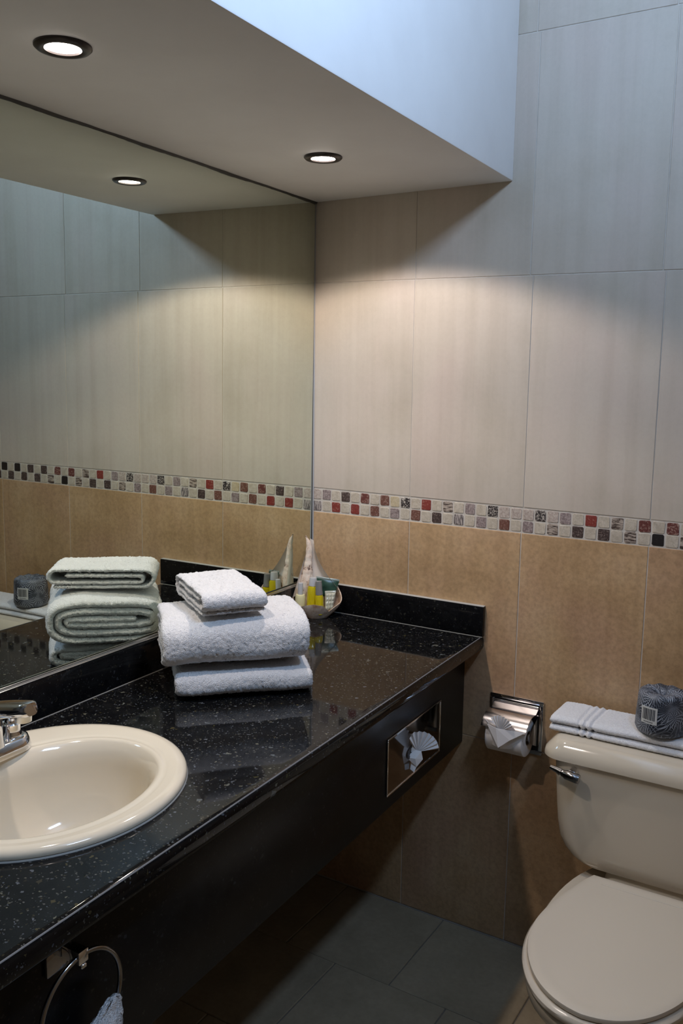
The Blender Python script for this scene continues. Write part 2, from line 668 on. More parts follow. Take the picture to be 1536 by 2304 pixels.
# polished edge strip by the corner
mesh('corner_bead', *vmap(box(-.006, .0058, -.0050, -.0010, zlo, zhi)), SEALANT, mir, smooth=False)
mesh('corner_caulk', *vmap(box(.0064, .0110, -.0022, -.0002, ZSP + .003, zhi, .0008)), plain('grey_caulk', (.36, .37, .385), .5), mir, smooth=False)
# bottom channel
mesh('bottom_channel', *vmap(join(box(-.004, .0150, VEND - .3, -.0175, ZSP + .0004, ZSP + .0026, .0006),
                                  box(.0085, .0100, VEND - .3, -.0175, ZSP + .0026, ZSP + .0075, .0004))), CHROME_DULL, mir)
# uneven dark sealant along the top
rg = np.random.default_rng(3)
vs_ = np.linspace(VEND - .3, -.004, 160)
h_ = .0035 + .0016 * np.clip(smooth_noise(np.c_[vs_, vs_ * 0, vs_ * 0], 22, 5, 4), -1, 1.5) + .0012 * rg.random(160)
d_ = .0065 + .0020 * np.clip(smooth_noise(np.c_[vs_, vs_ * 0, vs_ * 0], 30, 8, 4), -1, 1.5)
rings = [[V(-.004, v, ZS - .0003), V(-.004, v, ZS - h), V(mirror_u(ZS) + .001 + d * .25, v, ZS - h), V(mirror_u(ZS) + d, v, ZS - .0003)] for v, h, d in zip(vs_, h_, d_)]
mesh('top_sealant', *loft(rings, cap0=True, cap1=True), SEALANT, mir, smooth=False)

# ------------------------------------------------------------------ recessed lamps
LAMPS = [((.3438, -1.2207), 'recessed lamp with dark trim ring above the sink, nearest the camera'),
         ((.3199, -.4440), 'recessed lamp with dark trim ring above the towels, near the tiled wall')]
for (x, y), lab in LAMPS:
    t = thing('recessed_lamp', (x, y, ZS), lab, 'lamp', 'recessed lamps in the soffit')
    prof = [(.0285, -.0005), (.0285, -.0055), (.034, -.0075), (.0405, -.0062), (.0440, -.0030), (.0440, -.0002)]
    mesh('trim_ring', *lathe(prof, (x, y, ZS), 40, cap0=False, cap1=False), BLACKENED, t)
    mesh('lamp_glass', *lathe([(.0282, -.0006), (.0270, -.0030), (.018, -.0040), (.006, -.0044)], (x, y, ZS), 32), BULB, t)
    ld = bpy.data.lights.new('lamp_light', 'SPOT')
    ld.energy = SPOT_W
    ld.color = WARM
    ld.spot_size = R(139)
    ld.spot_blend = .22
    ld.shadow_soft_size = .022
    lo = bpy.data.objects.new('lamp_light', ld)
    C.objects.link(lo)
    lo.parent = t
    lo.location = (0, 0, -.012)

# ------------------------------------------------------------------ sink
sink = thing('oval_sink', V(SK[0], SK[1], ZC), 'cream oval drop-in sink set in the black counter', 'sink')


def ell(cu, cv, a, b, z, n=96):
    th = np.linspace(0, 2 * np.pi, n, endpoint=False)
    return np.array([V(cu + a * math.cos(t), cv + b * math.sin(t), z) for t in th])


ou, ov, oa, ob = SK[0], SK[1], .2285, .2500
iu, iv, ia, ib = .2865, -1.275, .151, .1875
rings = [ell(ou, ov, oa - .004, ob - .004, ZC + .0006), ell(ou, ov, oa - .0005, ob - .0005, ZC + .0035), ell(ou, ov, oa, ob, ZC + .0075),
         ell(ou, ov, oa - .003, ob - .003, ZC + .0125), ell(ou, ov, oa - .009, ob - .009, ZC + .0158), ell(ou, ov, oa - .017, ob - .017, ZC + .0165)]
for k in np.linspace(.15, 1, 6):
    rings.append(ell(ou + (iu - ou) * k, ov + (iv - ov) * k, (oa - .017) * (1 - k) + (ia + .021) * k, (ob - .017) * (1 - k) + (ib + .021) * k, ZC + .0165 - .0015 * k))
for dr, dz in ((.017, .0140), (.013, .0150), (.009, .0152), (.005, .0140), (.002, .0110), (-.002, .0060), (-.007, -.0020), (-.011, -.0120)):
    rings.append(ell(iu, iv, ia + dr, ib + dr, ZC + dz))
for t in np.linspace(.10, 1.555, 20):
    k = math.cos(t) ** .55
    rings.append(ell(iu - .004 * (1 - k), iv, .022 + (ia - .034) * k, .022 + (ib - .034) * k, ZC - .014 - .135 * math.sin(t)))
mesh('basin', *loft(rings, cap1=True), SINK, sink)
mesh('seal_bead', *loft([ell(ou, ov, oa - .006, ob - .006, ZC + .0002), ell(ou, ov, oa + .0012, ob + .0012, ZC + .0002), ell(ou, ov, oa - .0002, ob - .0002, ZC + .0028)]), CAULK, sink)
du, dv = V(iu - .004, iv, 0)[:2]
mesh('drain', *lathe([(.0235, -.1478), (.0235, -.1455), (.020, -.1445), (.015, -.1465), (.004, -.1455)], (du, dv, ZC), 32), CHROME, sink)

# ------------------------------------------------------------------ faucet
FU, FV, FZ = .108, -1.276, ZC + .0167
fau = thing('faucet', V(FU, FV, FZ), 'chrome two handle faucet on the back deck of the cream sink', 'faucet')


def stadium(cu, cv, hl, r, z, n=12):
    out = []
    for t in np.linspace(0, np.pi, n):
        out.append(V(cu + r * math.cos(t), cv + hl + r * math.sin(t), z))
    for t in np.linspace(np.pi, 2 * np.pi, n):
        out.append(V(cu + r * math.cos(t), cv - hl + r * math.sin(t), z))
    return np.array(out)


mesh('base_plate', *loft([stadium(FU, FV, .054, .036, FZ), stadium(FU, FV, .054, .0365, FZ + .004), stadium(FU, FV, .054, .0345, FZ + .012),
                          stadium(FU, FV, .054, .0305, FZ + .0225), stadium(FU, FV, .053, .0275, FZ + .0250), stadium(FU, FV, .052, .0245, FZ + .0255)], cap0=True, cap1=True), CHROME, fau)
for s in (1, -1):
    hv = FV + s * .0535
    hx, hy, hz = V(FU + .003, hv, FZ + .025)
    h = mesh('handle_collar', *lathe([(.0185, 0), (.0185, .003), (.0170, .006), (.0168, .020), (.0175, .023), (.0155, .0255), (.0125, .0245), (.0125, .020)], (hx, hy, hz), 28, cap1=False), CHROME, fau)
    st = lathe([(.0118, .018), (.0112, .030), (.0088, .036), (.0100, .042), (.0108, .047), (.0095, .053), (.0060, .057), (.001, .0582)], (hx, hy, hz), 24)
    kn = lathe([(.0005, -.0072), (.0052, -.005), (.0072, 0), (.0052, .005), (.0005, .0072)], (hx + .0115, hy - .0075, hz + .038), 18)
    mesh('handle_knob', *join(st, kn), CHROME, h)
# body column, then the arm that rises over the basin and ends in a blunt nose
def sect(cu, ru, rv, z, n=28):
    return np.array([V(cu + ru * spow(math.cos(a), .8), FV + rv * spow(math.sin(a), .8), z) for a in np.linspace(0, 2 * np.pi, n, endpoint=False)])


mesh('body', *loft([sect(FU, .0395, .0235, FZ + .0258), sect(FU, .0385, .0215, FZ + .032), sect(FU, .0370, .0200, FZ + .050), sect(FU + .001, .0365, .0195, FZ + .072),
                    sect(FU - .002, .0345, .0190, FZ + .090), sect(FU - .006, .0280, .0165, FZ + .103), sect(FU - .010, .0160, .0105, FZ + .110), sect(FU - .011, .004, .003, FZ + .1115)], cap0=True, cap1=True), CHROME, fau)
path = [(FU - .012, .086, .017, .012), (FU + .010, .090, .0185, .0145), (FU + .032, .0960, .0190, .0150), (FU + .056, .1025, .0195, .0145), (FU + .080, .1085, .0200, .0138), (FU + .100, .1130, .0200, .0132),
        (FU + .114, .1158, .0192, .0130), (FU + .1225, .1172, .0165, .0125), (FU + .1265, .1180, .0115, .0110)]
pts = np.array([(p[0], 0, p[1]) for p in path])
rings = []
for i, (uu, zz, rw, rh) in enumerate(path):
    t = pts[min(i + 1, len(pts) - 1)] - pts[max(i - 1, 0)]
    t /= np.linalg.norm(t)
    nrm = np.array((-t[2], 0, t[0]))
    ring = []
    for a in np.linspace(0, 2 * np.pi, 28, endpoint=False):
        pz = pts[i] + nrm * rh * spow(math.sin(a), .6)
        ring.append(V(pz[0], FV + rw * spow(math.cos(a), .7), FZ + pz[2]))
    rings.append(ring)
mesh('spout', *loft(rings, cap0=True, cap1=True), CHROME, fau)
ax, ay, az = V(FU + .104, FV, FZ + .1030)
mesh('aerator', *lathe([(.0105, -.012), (.0140, -.011), (.0150, -.004), (.0155, .002)], (ax, ay, az), 24), CHROME_DULL, fau)

# ------------------------------------------------------------------ towels
AX = np.array((.7173, .6967, 0))
NX = np.array((.6967, -.7173, 0))
A0 = np.array((.176 + MR * .830, -.830, 0))


def cloth(path, th, s0, s1, place, mat_noise, seed, ds=.003, amp=.0022, fuzz=.00075, endsoft=.9, mod=None, clampu=True):
    """a thick cloth whose section follows path (t,z); extruded from s0 to s1"""
    P = np.asarray(path, float)
    d = np.r_[0, np.cumsum(np.hypot(*np.diff(P, axis=0).T))]
    n = max(8, int(d[-1] / ds))
    q = np.linspace(0, d[-1], n)
    P = np.c_[np.interp(q, d, P[:, 0]), np.interp(q, d, P[:, 1])]
    for _ in range(2):
        P[1:-1] = (P[:-2] + 2 * P[1:-1] + P[2:]) / 4
    T = np.gradient(P, axis=0)
    T /= np.linalg.norm(T, axis=1)[:, None]
    N = np.c_[-T[:, 1], T[:, 0]]
    tap = np.clip(np.minimum(q, d[-1] - q) / (th * .6), 0, 1)
    tap = np.sqrt(1 - (1 - tap) ** 2)
    ns = int((s1 - s0) / ds)
    S = np.linspace(s0, s1, ns)
    k = np.clip(np.minimum(S - s0, s1 - S) / (th * endsoft), 0, 1)
    ks = np.sqrt(np.clip(1 - (1 - k) ** 2, 0, 1)) * .88 + .12
    rings = []
    for s, kk in zip(S, ks):
        off = (th / 2) * tap * kk
        if mod is not None:
            off = off * mod(s)
        L = P + N * off[:, None]
        Rr = P - N * off[:, None]
        loop = np.concatenate([L, Rr[::-1]])
        rings.append(np.c_[np.full(len(loop), s), loop])
    Q = np.concatenate(rings)
    m = len(rings[0])
    fs = []
    for a in range(ns - 1):
        for i in range(m):
            j = (i + 1) % m
            fs.append((a * m + i, a * m + j, (a + 1) * m + j, (a + 1) * m + i))
    for a in (0, ns - 1):
        for i in range(n - 1):
            fs.append((a * m + i, a * m + i + 1, a * m + m - 2 - i, a * m + m - 1 - i))
    # gentle waviness shared by both faces, then pile
    w = np.stack([smooth_noise(Q, 28, seed + j, 4) for j in range(3)], 1) * amp * np.array((1.2, 1.0, .8))
    w[:, 2] *= np.clip((Q[:, 2]) / .02, 0, 1)
    Q = Q + w
    Q += np.random.default_rng(seed).normal(size=Q.shape) * fuzz
    Q[:, 2] = np.maximum(Q[:, 2], .0006)
    W_ = place(Q)
    if clampu:
        u_ = W_[:, 0] + MR * W_[:, 1]
        W_[:, 0] += np.maximum(.0165 - u_, 0)
    return W_, fs


def spiral(tc, W, H, p, turns, start, n=420, ex=.62, ez=.72, droop=0, sgn=1):
    th = np.linspace(0, 2 * np.pi * turns, n)
    k = th / (2 * np.pi)
    a = np.maximum(W / 2 - p / 2 - p * k * 1.02, .004)
    b = np.maximum(H / 2 - p / 2 - p * k, .0022)
    ang = start + sgn * th
    t = tc + a * spow(np.cos(ang), ex)
    z = H / 2 + b * spow(np.sin(ang), ez)
    return np.c_[t, z]


def stack_place(z0, rot=0., s_c=.145, t_c=-.11, ds=0., dt=0.):
    c, s = math.cos(rot), math.sin(rot)

    def f(Q):
        ss = Q[:, 0] - s_c
        tt = Q[:, 1] - t_c
        S = s_c + ds + c * ss - s * tt
        T = t_c + dt + s * ss + c * tt
        return A0 + S[:, None] * AX + T[:, None] * NX + np.c_[np.zeros((len(Q), 2)), Q[:, 2] + z0]
    return f


base_xy = A0 + .145 * AX - .11 * NX
# bottom bath towel: a loose roll, lower and wavier
v_, f_ = cloth(spiral(-.078, .240, .070, .0170, 1.85, R(200), ex=.48, ez=.48), .0160, -.004, .296, stack_place(ZC + .0004, .0), 0, 21, amp=.0034)
t = mesh('folded_bath_towel', v_, f_, TERRY, loc=(base_xy[0], base_xy[1], ZC), angle=0)
tag(t, 'folded white bath towel lying on the black counter, bottom of the stack', 'towel', 'white towels stacked on the counter')
v_, f_ = cloth(spiral(-.108, .296, .124, .0190, 2.75, R(215), ex=.55, ez=.66), .0180, -.034, .286, stack_place(ZC + .0658, -.04), 0, 34, amp=.0034)
t = mesh('folded_bath_towel', v_, f_, TERRY, loc=(base_xy[0], base_xy[1], ZC + .067), angle=0)
tag(t, 'thick rolled white bath towel in the middle of the stack', 'towel', 'white towels stacked on the counter')
# hand towel on top: front roll over a thin lip
ft_, bk = .020, -.230
pth = [(ft_ - .012, .0045), (bk + .030, .0045)]
pth += [(bk + .024 - .022 * math.sin(a), .0045 + .0205 - .0205 * math.cos(a)) for a in np.linspace(0.1, np.pi - .1, 12)]
pth += [(bk + .05, .0462), (ft_ - .018, .0462)]
pth += [(ft_ - .016 + .016 * math.sin(a), .0305 + .0150 * math.cos(a)) for a in np.linspace(0, np.pi, 12)]
pth += [(bk + .040, .0150)]
pth += [(bk + .036 - .008 * math.sin(a), .0235 - .0085 * math.cos(a)) for a in np.linspace(0.1, np.pi - .1, 8)]
pth += [(ft_ - .040, .0325)]
v_, f_ = cloth(pth, .0088, .002, .147, stack_place(ZC + .1875, -.20, .08, -.12, .022, .002), 0, 55, ds=.003, amp=.0022)
t = mesh('folded_hand_towel', v_, f_, TERRY, loc=(base_xy[0], base_xy[1], ZC + .186), angle=0)
tag(t, 'small folded white hand towel on top of the counter stack', 'towel', 'white towels stacked on the counter')

# ------------------------------------------------------------------ shell dish with toiletries
SC0 = np.array(V(.078, -.092, ZC))
E1 = np.array((.838, .546, 0))
E2 = np.array((.546, -.838, 0))


def sh(e1, e2, z):
    return SC0 + e1 * E1 + e2 * E2 + np.array((0, 0, z))


SHELL = M('weathered_seashell').set(rough=.55)
_v = SHELL.coord('Object', (1, 1, 1))
_n1 = SHELL.noise(38, 5, .65, _v)
_n2 = SHELL.noise(30, 4, .6, SHELL.coord('Object', (3, 3, .5)))
_c = SHELL.ramp(_n1, [(.3, (.40, .23, .15)), (.48, (.60, .45, .33)), (.72, (.76, .68, .57))])
SHELL.col(SHELL.mix(1.0, _c, SHELL.ramp(_n2, [(.30, (.72, .62, .54)), (.55, (1, 1, 1))]), 'MULTIPLY'))
SHELL.bump(_n2, .5, .002)
SHELL = SHELL.m
SHELL_SPIRE = M('ridged_shell_spire').set(rough=.55)
_v = SHELL_SPIRE.coord('Object', (1, 1, 1))
_c = SHELL_SPIRE.ramp(SHELL_SPIRE.noise(55, 5, .7, _v), [(.36, (.10, .05, .035)), (.42, (.62, .47, .36)), (.7, (.76, .69, .58))])
SHELL_SPIRE.col(_c)
SHELL_SPIRE.bump(SHELL_SPIRE.noise(120, 3, .6, _v), .4, .002)
SHELL_SPIRE = SHELL_SPIRE.m
SHELL_LIP = M('smooth_shell_lip').set(rough=.35, trans=.0)
SHELL_LIP.col(SHELL_LIP.ramp(SHELL_LIP.noise(14, 3, .5, SHELL_LIP.coord('Object', (2, 2, .6))), [(.3, (.60, .52, .44)), (.7, (.76, .68, .59))]))
SHELL_LIP = SHELL_LIP.m
shell = thing('seashell_dish', tuple(SC0), 'large seashell dish holding toiletries in the corner of the counter', 'shell')
# cup
N_T = 72
TH = np.linspace(0, 2 * np.pi, N_T, endpoint=False)


def rim_h(t):
    # t = 0 right, -90 front, 90 back
    ks = [(-180, .042), (-165, .030), (-140, .036), (-115, .044), (-95, .049), (-75, .045), (-58, .029), (-50, .024), (-38, .032), (-15, .046), (5, .072), (40, .096), (90, .105), (140, .085), (165, .060), (180, .042)]
    return np.interp(np.degrees((t + np.pi) % (2 * np.pi) - np.pi), [k[0] for k in ks], [k[1] for k in ks])


def cup_ring(k, inset):
    out = []
    for t in TH:
        h = rim_h(-t)
        z = h * k
        # bulging side
        rr = .42 + .58 * math.sin(min(1, (z + .004) / .060) * math.pi / 2)
        a, b = .0740 * rr - inset, .050 * rr - inset
        wob = 1 + .03 * math.sin(5 * t + 1) * k + .02 * math.sin(9 * t) * k
        out.append(sh(a * math.cos(t) * wob, b * math.sin(t) * wob, max(z, inset * 1.2)))
    return np.array(out)


rings = [cup_ring(k, 0) for k in np.linspace(0, 1, 12)] + [cup_ring(k, .0028) for k in np.linspace(.99, .10, 10)]
mesh('shell_cup', *loft(rings, cap0=True, cap1=True), SHELL, shell)
# flared lip (sail) rising behind to the tip
NA, NB = 26, 20
tip = np.array((-.018, -.046, .226))
front_, back_ = [], []
for j in range(NB + 1):
    k = j / NB
    row, row2 = [], []
    for i in range(NA + 1):
        a = R(172) * (1 - i / NA) + R(4) * (i / NA)
        b = np.array((.070 * math.cos(a), .034 * math.sin(a) * -1.0, .055 + .022 * (i / NA) + .0 * math.sin(a)))
        kk = k ** .86
        p = b * (1 - kk) + (tip + np.array((.010 * (i / NA), 0, -.006 * (i / NA)))) * kk
        p[0] += .016 * math.sin(k * math.pi) * (i / NA) * -1.0
        p[1] += -.008 * math.sin(k * math.pi) * math.sin(i / NA * math.pi)
        row.append(sh(*p))
        row2.append(sh(p[0], p[1] - .0022, p[2]))
    front_.append(row)
    back_.append(row2)
v1, f1 = loft(front_, close=False)
v2, f2 = loft(back_, close=False)
edge = []
n1 = len(v1)
W1 = NA + 1
for j in range(NB):
    for i in (0, NA):
        edge.append((j * W1 + i, (j + 1) * W1 + i, n1 + (j + 1) * W1 + i, n1 + j * W1 + i))
for i in range(NA):
    for j in (0, NB):
        edge.append((j * W1 + i, j * W1 + i + 1, n1 + j * W1 + i + 1, n1 + j * W1 + i))
vv, ff = join((v1, f1), (v2, f2))
mesh('flared_lip', vv, ff + edge, SHELL_LIP, shell)
# spire: ridged tapering column on the left
cp = [(-.046, -.028, .004, .022), (-.042, -.028, .030, .0220), (-.037, -.029, .056, .0175), (-.032, -.030, .078, .0180), (-.0285, -.031, .098, .0195), (-.0270, -.033, .116, .0175), (-.0250, -.035, .138, .0138),
      (-.0230, -.037, .160, .0112), (-.0215, -.039, .182, .0098), (-.0210, -.041, .203, .0085), (-.0235, -.043, .218, .0065), (-.0290, -.044, .229, .0032), (-.0320, -.045, .236, .0008)]
cp = np.array(cp)
ti = np.linspace(0, len(cp) - 1, 70)
cq = np.stack([np.interp(ti, range(len(cp)), cp[:, k]) for k in range(4)], 1)
rings = []
for i, (a, b, z, r_) in enumerate(cq):
    ring = []
    for t in np.linspace(0, 2 * np.pi, 28, endpoint=False):
        flute = 1 + (.07 * math.sin(9 * t + z * 40) if z < .13 else .03 * math.sin(5 * t + z * 60)) + (.05 * math.sin(z * 300) if z > .12 else 0)
        ring.append(sh(a + r_ * flute * math.cos(t), b + r_ * flute * math.sin(t) * .85, z))
    rings.append(ring)
mesh('spire', *loft(rings, cap0=True, cap1=True), SHELL_SPIRE, shell)


def bottle(e1, e2, z0, r_, hb, hc, capr, liquid, capm, label, tilt=(0, 0)):
    p = sh(e1, e2, z0)
    t = thing('toiletry_bottle', tuple(p), label, 'bottle', 'small bottles in the seashell dish')
    mesh('bottle_body', *lathe([(r_ * .8, 0), (r_, .002), (r_, hb * .5), (r_, hb - .006), (r_ * .82, hb - .001), (r_ * .55, hb)], tuple(p), 24), liquid, t)
    mesh('bottle_cap', *lathe([(capr, hb + .0003), (capr, hb + .002), (capr * .94, hb + hc * .8), (capr * .86, hb + hc), (capr * .3, hb + hc + .0005)], tuple(p), 24), capm, t)
    t.rotation_euler = (tilt[0], tilt[1], 0)
    return t


YEL = M('yellow_gel').set(col=(.80, .66, .012), rough=.06, trans=.45, coat=.6).m
CREAM = M('cream_lotion').set(col=(.66, .60, .34), rough=.25, coat=.3).m
CAPM = M('frosted_clear_cap').set(col=(.70, .70, .70), rough=.28, trans=.35, coat=.4).m
CAPD = M('smoky_clear_cap').set(col=(.42, .41, .40), rough=.12, trans=.55, coat=.6).m
bottle(-.0470, .004, .012, .0150, .058, .034, .0080, CREAM, CAPM, 'cream lotion bottle with frosted cap, leftmost in the seashell dish', (R(2), R(3)))
bottle(-.0135, .006, .010, .0152, .085, .024, .0118, YEL, CAPM, 'taller yellow gel bottle with frosted cap in the seashell dish', (R(-2), R(2)))
bottle(.0120, .023, .012, .0122, .060, .040, .0105, YEL, CAPD, 'shorter yellow gel bottle with smoky clear cap in the seashell dish', (R(0), R(-3)))
# dark green sachet
GREEN = M('dark_green_foil').set(rough=.3, spec=.5)
GREEN.col(GREEN.ramp(GREEN.noise(50, 3, .5, GREEN.coord()), [(.35, (.010, .032, .020)), (.65, (.03, .075, .05))]))
GREEN = GREEN.m


def pillow(c00, c10, c11, c01, puff, nu=16, nv=12, back=(0, 0, 0), thick=.001, bumps=0.):
    c00, c10, c11, c01 = [np.array(c, float) for c in (c00, c10, c11, c01)]
    nrm = np.cross(c10 - c00, c01 - c00)
    nrm /= np.linalg.norm(nrm)
    A, B = [], []
    for j in range(nv + 1):
        ra, rb = [], []
        for i in range(nu + 1):
            s, t = i / nu, j / nv
            p = c00 * (1 - s) * (1 - t) + c10 * s * (1 - t) + c11 * s * t + c01 * (1 - s) * t
            h = puff * (math.sin(math.pi * s) * math.sin(math.pi * t)) ** .6 + thick / 2
            h += bumps * (max(0, math.sin(s * math.pi * 3) * math.sin(t * math.pi * 4)) ** 1.0 + max(0, -math.sin(s * math.pi * 3) * math.sin(t * math.pi * 4)))
            h += puff * .12 * math.sin(9 * s + 5 * t)  # creases
            ra.append(p + nrm * h)
            rb.append(p - nrm * h)
        A.append(ra)
        B.append(rb)
    v1, f1 = loft(A, close=False)
    v2, f2 = loft(B, close=False)
    n1, W1 = len(v1), nu + 1
    e = []
    for j in range(nv):
        for i in (0, nu):
            e.append((j * W1 + i, (j + 1) * W1 + i, n1 + (j + 1) * W1 + i, n1 + j * W1 + i))
    for i in range(nu):
        for j in (0, nv):
            e.append((j * W1 + i, j * W1 + i + 1, n1 + j * W1 + i + 1, n1 + j * W1 + i))
    v, f = join((v1, f1), (v2, f2))
    return v, f + e


sa = thing('soap_sachet', tuple(sh(.036, -.012, .03)), 'dark green foil sachet leaning in the seashell dish', 'sachet')
mesh('foil_pouch', *pillow(sh(.018, -.008, .060), sh(.054, -.006, .060), sh(.069, -.014, .104), sh(.001, -.016, .113), .004), GREEN, sa)
mesh('crimped_seal', *pillow(sh(.001, -.0162, .1128), sh(.069, -.0142, .1038), sh(.0695, -.0155, .1090), sh(.0005, -.0175, .1180), .0006), plain('pale_green_foil', (.30, .34, .30), .3, .4), sa)
PALE = M('pale_translucent_wrap').set(col=(.50, .49, .38), rough=.3, trans=.15, coat=.4).m
pa = thing('wrapped_soap', tuple(sh(.040, .012, .02)), 'pale wrapped soap with bumpy clear film, right side of the seashell dish', 'soap')
mesh('soap_wrap', *pillow(sh(.027, .022, .024), sh(.050, .018, .028), sh(.058, .006, .074), sh(.027, .008, .073), .0035, 18, 18, bumps=.0030), PALE, pa)
mesh('wrap_fold', *pillow(sh(.027, .0075, .073), sh(.0585, .0055, .074), sh(.0590, .003, .080), sh(.0265, .005, .079), .0008), PALE, pa)

# ------------------------------------------------------------------ tissue dispenser in the apron
UA = .5226
td = thing('tissue_dispenser', V(UA, -.326, .597), 'chrome tissue dispenser plate set into the black counter apron', 'dispenser')
va, vb, za, zb2 = -.4840, -.1720, .5985, .7420
PLATE = plain('dark_mirror_steel', (.30, .28, .27), .07, 1.0)
mesh('face_plate', *vmap(box(UA + .0002, UA + .0022, va + .004, vb - .004, za + .004, zb2 - .004, .0006)), PLATE, td)
for (a, b, c, d) in ((va, vb, zb2 - .0045, zb2), (va, vb, za, za + .0045)):
    mesh('frame_bar', *vmap(box(UA + .0002, UA + .0042, a, b, c, d, .0008)), CHROME, td)
for (a, b) in ((va, va + .0045), (vb - .0045, vb)):
    mesh('frame_bar', *vmap(box(UA + .0002, UA + .0042, a, b, za + .0046, zb2 - .0046, .001)), CHROME_DULL, td)
mesh('tissue_slot', *vmap(lathe([(.030, 0), (.030, .0012), (.024, .0016)], (0, 0, 0), 28)), BLACKENED, td)
so = td.children[-1]
# slot: oval lying in the plate
vs3 = []
for k, (r1, r2, uu) in enumerate(((.048, .020, .0023), (.046, .018, .0038), (.038, .012, .0038), (.037, .011, .0024))):
    vs3.append([V(UA + uu, -.333 + r1 * math.cos(a), .664 + r2 * math.sin(a)) for a in np.linspace(0, 2 * np.pi, 36, endpoint=False)])
bpy.data.objects.remove(so)
mesh('tissue_slot', *loft(vs3, cap1=True), BLACKENED, td)


def fan(center, right, up, out, r_, spread, pleats, depth, mat, name, parent, tilt=0., r0=.004):
    """pleated paper fan"""
    rows = []
    center, right, up, out = [np.array(c, float) for c in (center, right, up, out)]
    n = pleats * 2
    for k in np.linspace(0, 1, 7):
        row = []
        for i in range(n + 1):
            a = tilt + spread * (i / n - .5)
            rr = r0 + (r_ - r0) * k * (1 - .08 * (abs(i / n - .5) * 2) ** 2)
            z = depth * (.25 + .75 * k) * (1 if i % 2 else -1) + depth * 1.8 * math.sin(k * 1.5)
            row.append(center + right * rr * math.sin(a) + up * rr * math.cos(a) + out * z)
        rows.append(row)
    v1, f1 = loft(rows, close=False)
    v2 = v1 - out * .0006
    v, f = join((v1, f1), (v2, f1))
    return v, f


# tissue: fan above, folded point below, pinched waist
ti = thing('tissue', V(UA + .004, -.333, .64), 'white tissue folded into a fan sticking out of the chrome counter dispenser', 'tissue')
ctr = np.array(V(UA + .016, -.342, .663))
rgt = np.array((.80, .60, 0.))
outv = np.array((.60, -.80, 0))
v_, f_ = fan(ctr, rgt, (0, 0, 1), outv, .056, R(118), 9, .0035, PAPER, 'paper_fan', ti, R(22))
mesh('paper_fan', v_, f_, PAPER, ti, smooth=False)


def folded(ps, tri, off, name, parent, mat=PAPER):
    v = np.array(ps, float)
    v2 = v + np.array(off)
    n = len(v)
    fs = [tuple(t) for t in tri] + [tuple(i + n for i in t) for t in tri]
    # edges: simple skirt on the boundary
    from collections import Counter
    cnt = Counter()
    for t in tri:
        for a, b in zip(t, list(t[1:]) + [t[0]]):
            cnt[tuple(sorted((a, b)))] += 1
    for (a, b), c in cnt.items():
        if c == 1:
            fs.append((a, b, b + n, a + n))
    return mesh(name, np.concatenate([v, v2]), fs, mat, parent, smooth=False)


q = lambda a, o, z: tuple(ctr + rgt * a + outv * o + np.array((0, 0, z)))
folded([q(-.006, .002, .006), q(.008, .006, .004), q(.012, .008, -.016), q(-.004, .012, -.034), q(-.030, .006, -.010), q(-.008, .014, -.012)],
       [(0, 1, 5), (1, 2, 5), (2, 3, 5), (3, 4, 5), (4, 0, 5)], -outv * .0012, 'paper_fold', ti)
folded([q(-.016, .004, -.022), q(-.003, .010, -.032), q(-.010, .012, -.048), q(-.019, .006, -.042)], [(0, 1, 2), (0, 2, 3)], -outv * .001, 'paper_tail', ti)
folded([q(-.006, .002, .008), q(-.004, .004, .002), q(-.034, -.006, -.004), q(-.040, -.008, .026), q(-.020, -.004, .034)], [(0, 1, 2), (0, 2, 3), (0, 3, 4)], -outv * .001, 'paper_wing', ti)
folded([q(-.002, .0, .003), q(-.022, -.004, -.006), q(-.030, -.014, -.006), q(-.004, -.016, .003)], [(0, 1, 2), (0, 2, 3)], -np.array((0, 0, .001)), 'paper_base', ti)

# ------------------------------------------------------------------ toilet paper holder
HX0, HX1, HZ0, HZ1 = .6035, .7560, .5770, .7280
ho = thing('toilet_paper_holder', ((HX0 + HX1) / 2, 0, HZ0), 'square chrome toilet paper holder with curved hood on the tan tiles', 'holder')
fw = .012
for a in ((HX0, HX1, HZ1 - fw, HZ1), (HX0, HX1, HZ0, HZ0 + fw)):
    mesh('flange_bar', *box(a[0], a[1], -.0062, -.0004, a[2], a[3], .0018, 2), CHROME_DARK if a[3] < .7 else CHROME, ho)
for a in ((HX0, HX0 + fw), (HX1 - fw, HX1)):
    mesh('flange_bar', *box(a[0], a[1], -.0062, -.0004, HZ0 + fw + .0002, HZ1 - fw - .0002, .0018, 2), CHROME, ho)
mesh('recess_plate', *box(HX0 + fw - .001, HX1 - fw + .001, -.0026, -.0006, HZ0 + fw - .001, HZ1 - fw + .001), plain('dark_steel_recess', (.06, .06, .065), .2, .9), ho)
# hood: curved sheet over the roll, hinged at the top, with closed ends
RC = np.array((0, -.050, .640))
hood = []
A_ = np.linspace(R(70), R(152), 18)
for rr in (.0625, .0605):
    for x in (HX0 + .015, HX1 - .013):
        hood.append([(x, -.006, HZ1 - fw - .006 + (.0 if rr > .061 else -.002))] + [(x, RC[1] + rr * math.cos(a), RC[2] + rr * math.sin(a) * .98) for a in A_])
v1, f1 = loft([hood[0], hood[1]], close=False)
v2, f2 = loft([hood[2], hood[3]], close=False)
n1 = len(v1)
m_ = len(hood[0])
e = [(m_ - 1, 2 * m_ - 1, n1 + 2 * m_ - 1, n1 + m_ - 1)]
for k in range(m_ - 1):
    e.append((k, k + 1, n1 + k + 1, n1 + k))
    e.append((m_ + k, m_ + k + 1, n1 + m_ + k + 1, n1 + m_ + k))
vv, ff = join((v1, f1), (v2, f2))
hm = mesh('hood', vv, ff + e, M('hazy_chrome').set(col=(.80, .77, .78), rough=.16, metal=1).m, ho)
